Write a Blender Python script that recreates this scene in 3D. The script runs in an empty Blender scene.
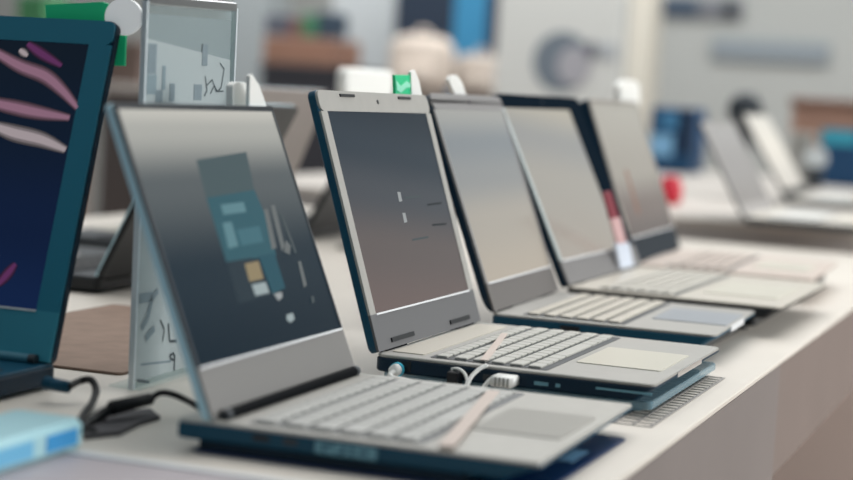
import bpy, bmesh, math, random
from mathutils import Vector, Matrix
random.seed(7)
C = bpy.context.scene.collection
W, H = 853, 480
CAM = Vector((0.55126, -1.44352, 0.25171)); YAW, PITCH, ROLL, FPX = 0.34214, 0.08128, 0.06024, 1850.04
TABLE_X = 0.272          # front edge of the display table, its top is z = 0
FLOOR_Z = -0.9

# ---------------------------------------------------------------- camera maths
fwd = Vector((-math.sin(YAW)*math.cos(PITCH), math.cos(YAW)*math.cos(PITCH), -math.sin(PITCH)))
r0 = fwd.cross(Vector((0, 0, 1))).normalized(); u0 = r0.cross(fwd)
rgt = math.cos(ROLL)*r0 + math.sin(ROLL)*u0; upv = -math.sin(ROLL)*r0 + math.cos(ROLL)*u0
def ray(px, py): return fwd + ((px-W/2)*rgt - (py-H/2)*upv)/FPX
def at_x(px, py, x): d = ray(px, py); return CAM + d*((x-CAM.x)/d.x)
def at_y(px, py, y): d = ray(px, py); return CAM + d*((y-CAM.y)/d.y)
def at_z(px, py, z): d = ray(px, py); return CAM + d*((z-CAM.z)/d.z)

# ---------------------------------------------------------------- materials
def lin(c):
    return tuple(((v/255)/12.92 if v/255 <= .04045 else ((v/255+.055)/1.055)**2.4) for v in c) + (1,)
_m = {}
def mat(name, rgb, rough=.5, metal=0, emit=0, coat=0, var=0, scale=30, spec=.5):
    if name in _m: return _m[name]
    m = bpy.data.materials.new(name); m.use_nodes = True
    nt = m.node_tree; b = nt.nodes['Principled BSDF']; c = lin(rgb)
    b.inputs['Base Color'].default_value = c; b.inputs['Roughness'].default_value = rough
    b.inputs['Metallic'].default_value = metal; b.inputs['Coat Weight'].default_value = coat
    b.inputs['Specular IOR Level'].default_value = spec
    if emit:
        b.inputs['Emission Color'].default_value = c; b.inputs['Emission Strength'].default_value = emit
    if var:
        tc = nt.nodes.new('ShaderNodeTexCoord'); n = nt.nodes.new('ShaderNodeTexNoise'); r = nt.nodes.new('ShaderNodeValToRGB')
        n.inputs['Scale'].default_value = scale; n.inputs['Detail'].default_value = 4
        r.color_ramp.elements[0].position = .3; r.color_ramp.elements[1].position = .7
        r.color_ramp.elements[0].color = tuple(v*(1-var) for v in c[:3])+(1,)
        r.color_ramp.elements[1].color = tuple(min(1, v*(1+var)) for v in c[:3])+(1,)
        nt.links.new(tc.outputs['Object'], n.inputs['Vector']); nt.links.new(n.outputs['Fac'], r.inputs['Fac'])
        nt.links.new(r.outputs['Color'], b.inputs['Base Color'])
    _m[name] = m; return m
def clear(name, rgb, rough=.05, fac=.25):
    m = bpy.data.materials.new(name); m.use_nodes = True; nt = m.node_tree; nt.nodes.clear()
    o = nt.nodes.new('ShaderNodeOutputMaterial'); mx = nt.nodes.new('ShaderNodeMixShader')
    t = nt.nodes.new('ShaderNodeBsdfTransparent'); g = nt.nodes.new('ShaderNodeBsdfPrincipled')
    g.inputs['Base Color'].default_value = lin(rgb); g.inputs['Roughness'].default_value = rough
    t.inputs['Color'].default_value = (.93, .96, .96, 1); mx.inputs['Fac'].default_value = fac
    nt.links.new(t.outputs[0], mx.inputs[1]); nt.links.new(g.outputs[0], mx.inputs[2]); nt.links.new(mx.outputs[0], o.inputs[0])
    return m
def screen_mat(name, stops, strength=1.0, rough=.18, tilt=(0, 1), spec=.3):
    """a display with an emitted gradient over the panel (UV space); on laptops B to F it paints screen glare"""
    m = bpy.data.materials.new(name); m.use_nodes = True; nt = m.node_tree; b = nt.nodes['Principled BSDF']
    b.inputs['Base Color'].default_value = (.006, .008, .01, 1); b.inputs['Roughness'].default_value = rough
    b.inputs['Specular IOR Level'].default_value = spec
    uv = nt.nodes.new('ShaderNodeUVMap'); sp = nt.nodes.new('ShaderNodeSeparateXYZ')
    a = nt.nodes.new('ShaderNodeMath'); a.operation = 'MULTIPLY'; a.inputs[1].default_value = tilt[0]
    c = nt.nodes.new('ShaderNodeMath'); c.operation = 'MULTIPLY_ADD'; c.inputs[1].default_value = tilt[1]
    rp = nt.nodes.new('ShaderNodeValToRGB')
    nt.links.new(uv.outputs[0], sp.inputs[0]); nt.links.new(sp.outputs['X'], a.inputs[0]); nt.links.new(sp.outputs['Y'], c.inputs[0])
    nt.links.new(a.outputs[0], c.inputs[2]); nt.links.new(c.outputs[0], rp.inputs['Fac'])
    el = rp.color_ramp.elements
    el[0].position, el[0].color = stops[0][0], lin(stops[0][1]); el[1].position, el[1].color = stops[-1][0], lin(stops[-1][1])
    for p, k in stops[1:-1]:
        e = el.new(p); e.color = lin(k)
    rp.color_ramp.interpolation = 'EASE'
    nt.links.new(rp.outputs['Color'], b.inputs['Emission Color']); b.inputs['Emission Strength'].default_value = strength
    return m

# ---------------------------------------------------------------- object helpers
def tag(o, label=None, cat=None, group=None, kind=None):
    for k, v in (('label', label), ('category', cat), ('group', group), ('kind', kind)):
        if v: o[k] = v
    return o
def obj(name, bm, mats, parent=None, smooth=False):
    me = bpy.data.meshes.new(name); bmesh.ops.recalc_face_normals(bm, faces=bm.faces); bm.to_mesh(me); bm.free()
    for m in (mats if isinstance(mats, (list, tuple)) else [mats]): me.materials.append(m)
    if smooth:
        for p in me.polygons: p.use_smooth = True
    o = bpy.data.objects.new(name, me); C.objects.link(o)
    if parent: o.parent = parent
    return o
def empty(name, loc, rz, label, cat, group=None):
    o = bpy.data.objects.new(name, None); C.objects.link(o); o.empty_display_size = .02
    o.location = loc; o.rotation_euler = (0, 0, rz); return tag(o, label, cat, group)
def rrect(x0, y0, x1, y1, r=0, n=5):
    if r <= 0: return [(x0, y0), (x1, y0), (x1, y1), (x0, y1)]
    P = []
    for cx, cy, a in ((x1-r, y0+r, -90), (x1-r, y1-r, 0), (x0+r, y1-r, 90), (x0+r, y0+r, 180)):
        for k in range(n+1):
            t = math.radians(a+90*k/n); P.append((cx+r*math.cos(t), cy+r*math.sin(t)))
    return P
def inset(P, d):
    n = len(P); Q = []
    for i in range(n):
        a, b, c = Vector(P[i-1]), Vector(P[i]), Vector(P[(i+1) % n])
        n1 = Vector((-(b-a).y, (b-a).x)).normalized(); n2 = Vector((-(c-b).y, (c-b).x)).normalized()
        k = n1+n2; k = k/max(k.length_squared, 1e-9)*2
        Q.append(tuple(b+k*d))
    return Q
def prism(bm, P, z0, z1, ch=0, M=None, mi=0):
    """polygon P (counter-clockwise) pulled from z0 to z1, edges chamfered by ch"""
    rings = [(P, z0), (P, z1)] if not ch else [(inset(P, ch), z0), (P, z0+ch), (P, z1-ch), (inset(P, ch), z1)]
    V = [[bm.verts.new((M @ Vector((x, y, z))) if M else (x, y, z)) for x, y in R] for R, z in rings]
    n = len(P); F = [bm.faces.new(V[0][::-1]), bm.faces.new(V[-1])]
    for A, B in zip(V, V[1:]):
        for i in range(n): F.append(bm.faces.new((A[i], A[(i+1) % n], B[(i+1) % n], B[i])))
    for f in F: f.material_index = mi
    return bm
def box(bm, x0, y0, z0, x1, y1, z1, ch=0, M=None, r=0, mi=0):
    x0, x1 = sorted((x0, x1)); y0, y1 = sorted((y0, y1)); z0, z1 = sorted((z0, z1))
    return prism(bm, rrect(x0, y0, x1, y1, r), z0, z1, ch, M, mi)
def cyl(bm, a, b, r0, r1=None, n=20, mi=0):
    a, b = Vector(a), Vector(b); r1 = r0 if r1 is None else r1
    q = (b-a).normalized().to_track_quat('Z', 'Y').to_matrix()
    A = [bm.verts.new(a+q @ Vector((r0*math.cos(2*math.pi*k/n), r0*math.sin(2*math.pi*k/n), 0))) for k in range(n)]
    B = [bm.verts.new(b+q @ Vector((r1*math.cos(2*math.pi*k/n), r1*math.sin(2*math.pi*k/n), 0))) for k in range(n)]
    F = [bm.faces.new(A[::-1]), bm.faces.new(B)]+[bm.faces.new((A[k], A[(k+1) % n], B[(k+1) % n], B[k])) for k in range(n)]
    for f in F: f.material_index = mi
    return bm
def smooth_path(P, n=8):
    P = [Vector(p) for p in P]; Q = [2*P[0]-P[1]]+P+[2*P[-1]-P[-2]]; R = []
    for i in range(1, len(Q)-2):
        a, b, c, d = Q[i-1:i+3]
        for k in range(n):
            t = k/n; R.append(.5*(2*b+(c-a)*t+(2*a-5*b+4*c-d)*t*t+(3*b-a-3*c+d)*t**3))
    return R+[P[-1]]
def tube(bm, P, r, n=8, mi=0):
    P = smooth_path(P); prev = None; rings = []
    for i, p in enumerate(P):
        t = (P[min(i+1, len(P)-1)]-P[max(i-1, 0)]).normalized()
        if prev is None: prev = t.orthogonal().normalized()
        s = (prev-t*prev.dot(t)).normalized(); prev = s; b = t.cross(s)
        rings.append([bm.verts.new(p+r*(math.cos(2*math.pi*k/n)*s+math.sin(2*math.pi*k/n)*b)) for k in range(n)])
    F = [bm.faces.new(rings[0][::-1]), bm.faces.new(rings[-1])]
    for A, B in zip(rings, rings[1:]):
        for k in range(n): F.append(bm.faces.new((A[k], A[(k+1) % n], B[(k+1) % n], B[k])))
    for f in F: f.material_index = mi
    return bm
def lathe(bm, prof, M=None, n=24, mi=0):
    R = [[bm.verts.new((M or Matrix()) @ Vector((r*math.cos(2*math.pi*k/n), r*math.sin(2*math.pi*k/n), z))) for k in range(n)] for r, z in prof]
    F = [bm.faces.new(R[0][::-1]), bm.faces.new(R[-1])]
    for A, B in zip(R, R[1:]):
        for k in range(n): F.append(bm.faces.new((A[k], A[(k+1) % n], B[(k+1) % n], B[k])))
    for f in F: f.material_index = mi
    return bm
NB = bmesh.new
def boxes(*a, **k):
    bm = NB(); box(bm, *a, **k); return bm

# ---------------------------------------------------------------- palette
M_top = mat('pale tabletop laminate', (216, 209, 199), .45, var=.05, scale=6)
M_front = mat('taupe table front', (124, 116, 113), .55, var=.06, scale=5)
M_apron = mat('taupe apron', (122, 109, 103), .55, var=.05, scale=5)
M_near = mat('mauve grey laminate', (172, 164, 168), .5, var=.06, scale=9)
M_trim = mat('pale metal trim', (226, 228, 230), .35)
M_navy = mat('dark navy plastic', (4, 38, 58), .42, var=.1, scale=60, spec=.25)
M_navy2 = mat('teal navy plastic', (8, 70, 94), .4, spec=.3)
M_black = mat('black plastic', (14, 18, 24), .4)
M_dkgrey = mat('dark grey plastic', (46, 52, 58), .45)
M_alu = mat('brushed grey aluminium', (184, 182, 176), .36, .3, var=.04, scale=80)
M_alu_lt = mat('light blue grey aluminium', (186, 222, 234), .35, .0)
M_silver = mat('satin silver plastic', (172, 170, 165), .38, .25, var=.03, scale=60)
M_cream = mat('cream silver deck', (200, 194, 182), .38, .2)
M_key = mat('silver key', (188, 187, 180), .42, .05)
M_keyB = mat('grey key', (182, 182, 178), .42, .1)
M_pad = mat('pale touchpad', (206, 202, 188), .3)
M_padB = mat('grey touchpad', (164, 162, 156), .3, .3)
M_white = mat('white plastic', (238, 238, 234), .35)
M_rub = mat('black rubber', (16, 16, 18), .7)
M_chrome = mat('polished chrome', (230, 232, 235), .15, 1)
M_green = mat('green plastic', (36, 190, 130), .4, emit=.12)  # slight emission imitates light coming through the tag
M_mint = mat('pale mint plastic', (150, 232, 200), .4)
M_acr = clear('clear acrylic', (205, 215, 220), .08, .07)
M_acredge = mat('bright acrylic edge', (214, 222, 226), .15, 0, coat=.5)
M_frost = clear('frosted clear acrylic', (130, 165, 180), .2, .6)

# ---------------------------------------------------------------- laptops
def lid_matrix(a, z):
    return Matrix(((0, -math.sin(a), math.cos(a), 0), (1, 0, 0, 0), (0, math.cos(a), math.sin(a), z), (0, 0, 0, 1)))
def quad_uv(bm, M, rect, n, mi):
    uvl = bm.loops.layers.uv.verify(); s0, t0, s1, t1 = rect
    V = [bm.verts.new(M @ Vector((s, t, n))) for s, t in ((s0, t0), (s1, t0), (s1, t1), (s0, t1))]
    f = bm.faces.new(V); f.material_index = mi
    for l, uv in zip(f.loops, ((0, 0), (1, 0), (1, 1), (0, 1))): l[uvl].uv = uv
    return f
def laptop(name, label, loc, yaw, w, d, a, lh, ztop, th, *, back=0.0, lid_t=.006, m_base, m_deck, m_lid, m_bezel, m_chin=None, m_key=None,
           m_pad=None, bez=(.006, .006, .03), screen=None, ui=(), corner=.008, keys='separate', rows=6, cols=14, kx=(.05, .15), pad=None,
           deck_strip=None, hinge='bar', ports=(), chin_slots=(), bumps=(), group='open laptops on the display table', feet=True, m_hinge=None, cat='laptop', cr=.008, undercut=.014, m_well=None, bez_r=None, m_left=None):
    """local frame: x runs from the hinge to the front edge, y along the hinge, z up; loc is the hinge corner on the surface below"""
    root = empty(name, loc, yaw, label, cat, group)
    zb = ztop-th
    # base: dark tub under a lighter deck
    bm = NB(); prism(bm, rrect(-back, 0, d, w, cr), zb, ztop-.002, .0015)
    for v in bm.verts:                       # the front of the tub slopes in under the deck
        if v.co.x > d-.04 and v.co.z < (zb+ztop)/2: v.co.x -= undercut*(v.co.x-(d-.04))/.04
    obj('base', bm, m_base, root)
    bm = NB(); prism(bm, rrect(-back+.0006, .0006, d-.0006, w-.0006, cr), ztop-.0026, ztop, .0006); obj('deck', bm, m_deck, root)
    if feet:
        for fx in (.02, d-.03):
            for fy in (.03, w-.03):
                bm = NB(); cyl(bm, (fx, fy, zb-.0022), (fx, fy, zb+.001), .006); obj('rubber_foot', bm, M_rub, root)
    if deck_strip:
        obj('speaker_strip', boxes(deck_strip[0], .02, ztop-.0005, deck_strip[1], w-.02, ztop+.0008, r=.002), M_cream, root)
    if m_key:
        x0, x1 = kx; y0, y1 = .014, w-.014
        kb = obj('keyboard', boxes(x0-.003, y0-.003, ztop-.0008, x1+.003, y1+.003, ztop+.0004, r=.003), m_well or M_dkgrey, root)
        rp = (x1-x0)/rows; cp = (y1-y0)/cols; big = NB(); cache = {}
        for i in range(rows):
            units = [1]*cols
            if i == rows-1: units = [1.2, 1, 1, 1.2, 5, 1.2, 1]+[1]*(cols-12)+[.4]; units[-1] = cols-sum(units[:-1])
            elif i: units = [[1.4, 1.7, 2, 1.5, 1.3][(i-1) % 5]]+[1]*(cols-3); units.append(cols-sum(units))
            y = 0
            for u in units:
                kw, kd = cp*u-.0016, rp-(.0048 if i else .006)
                def kbm(b, X, Y):
                    prism(b, rrect(X, Y, X+kd, Y+kw, .0014, 2), ztop+.0002, ztop+.0024, .0005)
                X, Y = x0+i*rp+.0015, y0+y*cp+.0011
                if keys == 'separate':
                    k = round(kw, 5), round(kd, 5)
                    if k not in cache:
                        b = NB(); kbm(b, 0, 0); o = obj('key', b, m_key, kb); cache[k] = o
                    else:
                        o = cache[k].copy(); C.objects.link(o); o.parent = kb
                    o.location = (X, Y, 0)
                else: kbm(big, X, Y)
                y += u
        if keys != 'separate': obj('key_block', big, m_key, kb)
        else: big.free()
    if pad:
        x0, y0, x1, y1 = pad
        tp = obj('touchpad', boxes(x0, y0, ztop-.0006, x1, y1, ztop+.0007, r=.003), m_pad or M_pad, root)
    # lid
    M = lid_matrix(a, ztop+.001)
    bm = NB(); prism(bm, rrect(0, 0, w, lh, corner), -lid_t, -.0012, .001, M); lid = obj('lid', bm, m_lid, root)
    sb, tb, bb = bez; i0, i1, j0, j1 = sb, w-(bez_r or sb), bb, lh-tb
    bm = NB(); M2 = M
    O = rrect(.0006, .0006, w-.0006, lh-.0006, corner); 
    # bezel: a frame of four bands around the display
    def band(s0, t0, s1, t1, mi=0): box(bm, s0, t0, -.0014, s1, t1, .0008, M=M, mi=mi)
    prism(bm, rrect(.0006, j1, w-.0006, lh-.0006, min(corner, tb*.6) if tb > .004 else 0), -.0014, .0008, 0, M)
    band(i1, j0, w-.0006, j1)
    if m_left: obj('left_bezel', boxes(.0006, j0, -.0014, i0, j1, .0009, M=M), m_left, lid)
    else: band(.0006, j0, i0, j1)
    obj('screen_bezel', bm, m_bezel, lid)
    bm = NB(); box(bm, .0006, .0003, -.0014, w-.0006, j0, .0008, M=M); ch = obj('chin_bezel', bm, m_chin or m_bezel, lid)
    bm = NB(); box(bm, i0, j0-.0012, .0004, i1, j0+.0004, .0016, M=M); obj('screen_edge', bm, M_trim if m_chin else (m_bezel), lid)
    if screen:
        bm = NB(); quad_uv(bm, M, (i0, j0, i1, j1), .0002, 0); mats = [screen]
        for k, (u0_, v0_, u1_, v1_, mm) in enumerate(ui):
            if mm not in mats: mats.append(mm)
            sx, sy = i1-i0, j1-j0
            quad_uv(bm, M, (i0+sx*u0_, j0+sy*v0_, i0+sx*u1_, j0+sy*v1_), .0004+.00002*k, mats.index(mm))
        me = obj('display', bm, mats, lid)
    bm = NB(); cyl(bm, M @ Vector((w/2, lh-tb/2, .0006)), M @ Vector((w/2, lh-tb/2, .0012)), min(.0022, tb*.3), n=12); obj('webcam', bm, M_black, lid)
    for s0, s1 in bumps:
        bm = NB(); box(bm, w*s0, lh-.006, .0006, w*s1, lh-.0035, .002, M=M); obj('rubber_bumper', bm, M_black, lid)
    for s0, s1 in chin_slots:
        bm = NB(); box(bm, w*s0, .005, .0006, w*s1, .009, .0022, M=M); obj('hinge_slot', bm, M_black, lid)
    # hinge
    hm = m_hinge or mat('matte black hinge', (6, 9, 13), .7, spec=.05)
    if hinge == 'bar':
        bm = NB(); cyl(bm, (.004, .012, ztop+.003), (.004, w-.012, ztop+.003), .0040); hb = obj('hinge_bar', bm, hm, root, False)
        for y0, y1 in ((.010, .016), (w-.016, w-.010)):
            bm = NB(); cyl(bm, (.004, y0, ztop+.003), (.004, y1, ztop+.003), .0042); obj('hinge_cap', bm, M_dkgrey, hb)
    else:
        for y0, y1 in ((.02, .07), (w-.07, w-.02)):
            bm = NB(); cyl(bm, (-.003, y0, ztop-.001), (-.003, y1, ztop-.001), .0036); obj('hinge', bm, hm, root)
    for nm, x0, x1, z0, z1, pm in ports:    # ports on the near side face (y = 0)
        obj(nm, boxes(x0, -.0006, z0, x1, .002, z1, r=0), pm, root)
    return root, M

def disp(name, rgb, e=.8):
    m = mat(name, rgb, .25, 0, emit=e, spec=.2); m.node_tree.nodes['Principled BSDF'].inputs['Base Color'].default_value = (.006, .008, .01, 1); return m
D_teal = disp('display teal', (62, 128, 146), .55); D_tile = disp('display white tile', (190, 206, 208), .6); D_tile2 = disp('display pale tile', (112, 160, 170), .6)
D_gold = disp('display gold tile', (176, 158, 120), .6); D_tick = disp('display light tick', (190, 195, 196), .6); D_line = disp('display dim line', (92, 104, 108), .5)
D_dark = disp('display dark line', (30, 42, 50), .4); D_teal2 = disp('display deep teal', (40, 104, 122), .5)

def lid_st(px, py, org, yaw, a, z):
    """point of a lid's face seen at a pixel, as (along hinge, up the lid)"""
    ux = Vector((math.cos(yaw), math.sin(yaw), 0)); uy = Vector((-math.sin(yaw), math.cos(yaw), 0))
    n = ux*math.cos(a)+Vector((0, 0, math.sin(a))); up = -ux*math.sin(a)+Vector((0, 0, math.cos(a)))
    o = Vector(org)+Vector((0, 0, z)); d = ray(px, py); q = CAM+d*((o-CAM).dot(n)/d.dot(n))-o
    return q.dot(uy), q.dot(up)
def lid_ui(lap, M, shapes, org, yaw, a, z):
    dsp = [g for c in lap.children for g in c.children if g.name.startswith('display')][0]
    bm = NB(); bm.from_mesh(dsp.data)
    for k, (pts, m) in enumerate(shapes):
        if m.name not in [x.name for x in dsp.data.materials]: dsp.data.materials.append(m)
        P = [lid_st(px, py, org, yaw, a, z) for px, py in pts]
        f = bm.faces.new([bm.verts.new(M @ Vector((p[0], p[1], .0003+.00003*k))) for p in P]); f.material_index = [x.name for x in dsp.data.materials].index(m.name)
        f.normal_update()
        if f.normal.x < 0: f.normal_flip()
    bm.to_mesh(dsp.data); bm.free()

# B: thin grey laptop nearest the camera in the row
sB = screen_mat('display glare grey to slate', [(0, (12, 30, 42)), (.35, (30, 44, 54)), (.7, (88, 94, 96)), (.92, (168, 168, 162)), (1, (190, 188, 180))], 1.0, tilt=(.0, 1), spec=.12)  # bright reflection on the upper screen painted as a gradient
uiB = []
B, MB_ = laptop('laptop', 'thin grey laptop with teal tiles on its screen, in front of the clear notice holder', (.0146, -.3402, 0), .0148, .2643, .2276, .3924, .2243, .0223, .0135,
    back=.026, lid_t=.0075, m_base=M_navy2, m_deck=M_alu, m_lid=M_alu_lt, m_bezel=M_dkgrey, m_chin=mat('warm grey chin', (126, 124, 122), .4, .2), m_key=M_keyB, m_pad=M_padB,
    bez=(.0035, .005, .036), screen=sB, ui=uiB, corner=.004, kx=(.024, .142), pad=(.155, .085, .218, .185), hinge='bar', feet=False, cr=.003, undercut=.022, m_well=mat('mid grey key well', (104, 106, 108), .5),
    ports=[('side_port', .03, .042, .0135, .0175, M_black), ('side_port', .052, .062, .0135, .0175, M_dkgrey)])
D_t1 = disp('display faint teal', (92, 114, 119), .5); D_t2 = disp('display mid teal', (56, 112, 126), .55); D_fl = disp('display fleck', (132, 138, 138), .55); D_sl = disp('display slate block', (38, 58, 70), .6)
q4 = lambda a, b, c, d: [a, b, c, d]
shp = [([(196, 160), (246, 152), (254, 190), (206, 198)], D_t1), ([(206, 198), (254, 190), (268, 222), (276, 256), (226, 262)], D_t2), ([(226, 262), (252, 258), (268, 296), (238, 304)], D_sl), ([(258, 256), (274, 253), (285, 288), (272, 294)], D_teal2),
       ([(220, 205), (243, 202), (246, 212), (223, 215)], D_tile2), ([(222, 223), (231, 222), (238, 246), (228, 249)], D_tile2), ([(236, 230), (259, 226), (263, 242), (241, 246)], disp('display soft teal', (80, 136, 150), .55)),
       ([(244, 264), (258, 261), (263, 279), (249, 282)], D_gold), ([(251, 285), (265, 282), (269, 293), (255, 296)], D_tile), ([(273, 294), (281, 292), (282, 297), (278, 301)], D_tick), ([(286, 315), (292, 313), (294, 319), (290, 323), (286, 320)], D_tile),
       ([(263, 210), (267, 209), (276, 248), (271, 250)], D_fl), ([(270, 206), (274, 205), (284, 246), (281, 252)], D_fl), ([(279, 214), (282, 214), (296, 252), (294, 254)], D_line), ([(285, 240), (290, 246), (289, 255), (283, 252)], D_fl),
       ([(297, 262), (300, 261), (306, 285), (303, 288)], D_fl), ([(310, 297), (313, 296), (314, 302), (311, 304)], D_line)]
lid_ui(B, MB_, shp, (.0146, -.3402, 0), .0148, .3924, .0233)
tagm = mat('pale teal sticker', (110, 160, 176), .5)
st = NB(); box(st, .075, -.0009, .0105, .118, .0005, .0185, mi=0)
for k, (x0, x1, z0, z1) in enumerate([(.080, .082, .012, .017), (.083, .088, .0155, .017), (.091, .096, .012, .0132), (.094, .096, .0132, .017), (.100, .102, .012, .017), (.106, .112, .0135, .0155)]):
    box(st, x0, -.0012, z0, x1, .0005, z1, mi=1)
obj('side_sticker', st, [tagm, M_navy2], B)

# C: silver laptop in focus
sC = screen_mat('display glare slate to warm grey', [(0, (118, 104, 100)), (.3, (106, 98, 96)), (.55, (78, 82, 88)), (.75, (54, 64, 74)), (1, (40, 50, 60))], .86, tilt=(.12, .88), spec=.1)  # warm lower end paints the reflection of the table
uiC = [] and [(.42, .62, .445, .67, D_tick), (.42, .52, .445, .57, D_tick), (.48, .645, .72, .66, D_line), (.70, .595, .92, .605, D_dark), (.62, .455, .9, .465, D_dark), (.48, .38, .78, .395, D_line)]
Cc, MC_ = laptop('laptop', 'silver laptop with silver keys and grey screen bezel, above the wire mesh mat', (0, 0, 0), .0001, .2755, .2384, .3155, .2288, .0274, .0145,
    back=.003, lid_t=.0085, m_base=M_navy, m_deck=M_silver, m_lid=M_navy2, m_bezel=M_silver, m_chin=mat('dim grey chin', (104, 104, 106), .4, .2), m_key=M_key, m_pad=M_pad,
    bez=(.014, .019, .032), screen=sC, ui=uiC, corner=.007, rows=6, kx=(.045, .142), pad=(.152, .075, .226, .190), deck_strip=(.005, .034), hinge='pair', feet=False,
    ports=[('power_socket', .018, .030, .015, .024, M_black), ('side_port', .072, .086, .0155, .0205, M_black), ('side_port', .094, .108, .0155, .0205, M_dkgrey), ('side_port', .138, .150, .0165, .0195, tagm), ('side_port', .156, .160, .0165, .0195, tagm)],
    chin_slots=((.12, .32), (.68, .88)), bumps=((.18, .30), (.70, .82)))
shC = [([(397, 192), (400, 192), (402, 201), (399, 202)], D_tick), ([(402, 213), (405, 213), (407, 222), (404, 223)], D_tick), ([(404, 197), (421, 195), (421, 197), (404, 199)], D_line), ([(427, 204), (441, 202), (441, 204), (427, 206)], D_dark),
       ([(432, 224), (446, 223), (446, 225), (432, 226)], D_dark), ([(412, 239), (428, 236), (428, 238), (412, 241)], D_line)]
lid_ui(Cc, MC_, shC, (0, 0, 0), .0001, .3155, .0284)
bm = NB(); box(bm, .2345, .085, .0225, .2386, .185, .0272, r=0); obj('front_lip', bm, M_chrome, Cc)
bm = NB(); box(bm, .19, -.0012, .0188, .236, .0004, .0205); obj('side_trim', bm, tagm, Cc)

# D: grey laptop with teal base side
sD = screen_mat('display glare blue grey to beige', [(0, (176, 166, 152)), (.35, (166, 160, 150)), (.6, (140, 142, 142)), (.8, (128, 134, 138)), (1, (158, 158, 154))], .98, tilt=(.0, 1))  # glare on the panel, put into the emitted colour
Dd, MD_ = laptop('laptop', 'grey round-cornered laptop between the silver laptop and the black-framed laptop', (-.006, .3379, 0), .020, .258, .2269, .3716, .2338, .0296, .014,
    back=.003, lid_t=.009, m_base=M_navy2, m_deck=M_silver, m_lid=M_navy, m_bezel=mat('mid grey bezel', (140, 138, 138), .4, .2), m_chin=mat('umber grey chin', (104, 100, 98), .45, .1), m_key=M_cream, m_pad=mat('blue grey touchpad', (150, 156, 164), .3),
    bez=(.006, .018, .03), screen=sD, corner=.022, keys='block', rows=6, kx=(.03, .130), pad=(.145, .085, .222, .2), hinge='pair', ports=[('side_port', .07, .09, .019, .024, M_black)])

bm = NB(); box(bm, .2245, .09, .0235, .2272, .17, .0294); obj('front_lip', bm, M_trim, Dd)

# E: black framed laptop
sE = screen_mat('display glare pale grey', [(0, (168, 160, 150)), (.5, (164, 160, 152)), (.75, (150, 150, 148)), (1, (176, 170, 156))], .95, tilt=(.1, .9))  # pale tones are painted glare, not display content
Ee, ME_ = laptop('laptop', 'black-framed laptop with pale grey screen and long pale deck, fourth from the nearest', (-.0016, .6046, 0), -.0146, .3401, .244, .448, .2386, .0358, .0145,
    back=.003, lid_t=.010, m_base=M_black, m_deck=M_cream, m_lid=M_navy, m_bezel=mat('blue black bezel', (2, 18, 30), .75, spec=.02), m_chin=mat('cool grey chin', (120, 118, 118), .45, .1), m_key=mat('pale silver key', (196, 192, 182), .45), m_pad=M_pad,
    bez=(.009, .018, .03), bez_r=.060, m_left=mat('pale silver strip', (176, 186, 186), .4), screen=sE, corner=.006, keys='block', rows=6, kx=(.035, .12), pad=(.14, .08, .225, .24), hinge='pair')  # left bezel coloured pale to imitate the lit lid edge

# F: rose beige laptop
sF = screen_mat('display glare beige to brown', [(0, (92, 80, 76)), (.2, (112, 98, 92)), (.5, (160, 154, 144)), (1, (172, 168, 158))], .9, tilt=(0, 1))  # emitted gradient imitates glare over a brown lower edge
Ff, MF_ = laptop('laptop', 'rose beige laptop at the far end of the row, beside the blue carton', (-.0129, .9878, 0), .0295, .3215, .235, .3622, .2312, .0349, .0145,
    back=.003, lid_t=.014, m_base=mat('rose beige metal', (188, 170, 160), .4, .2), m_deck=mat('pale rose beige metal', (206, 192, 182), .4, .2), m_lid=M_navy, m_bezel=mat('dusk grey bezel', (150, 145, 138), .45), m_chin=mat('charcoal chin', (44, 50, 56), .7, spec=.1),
    m_key=mat('rose key', (196, 182, 172), .45), m_pad=M_pad, bez=(.008, .008, .034), screen=sF, ui=[(.28, .16, .33, .5, disp('display orange reflection', (190, 130, 100), .5))], corner=.006, keys='block', rows=5, kx=(.04, .12), pad=(.14, .1, .215, .22), hinge='pair')  # orange streak on the screen is a painted reflection

# A: big dark laptop turned to the camera at the left edge
wA = .38
sA = screen_mat('display night blue', [(0, (14, 34, 74)), (.3, (8, 26, 60)), (.7, (4, 20, 42)), (1, (4, 18, 34))], .75, rough=.15)
A, MA_ = laptop('laptop', 'large dark teal laptop with pink streaks on its navy screen, turned to the viewer', (-.2-wA, -.1917, 0), -math.pi/2, wA, .25, .2875, .282, .020, .017,
    back=.012, lid_t=.010, m_base=M_navy, m_deck=M_navy2, m_lid=M_navy, m_bezel=mat('dark teal bezel', (26, 122, 148), .4), m_chin=mat('teal chin', (56, 146, 168), .4), m_key=M_black, m_pad=M_navy, bez=(.021, .021, .040), screen=sA,
    corner=.006, keys='block', rows=6, kx=(.05, .15), pad=(.165, .13, .235, .25), hinge='bar', m_hinge=mat('mid teal hinge', (70, 130, 150), .35))  # hinge is a lighter teal than the base
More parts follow.
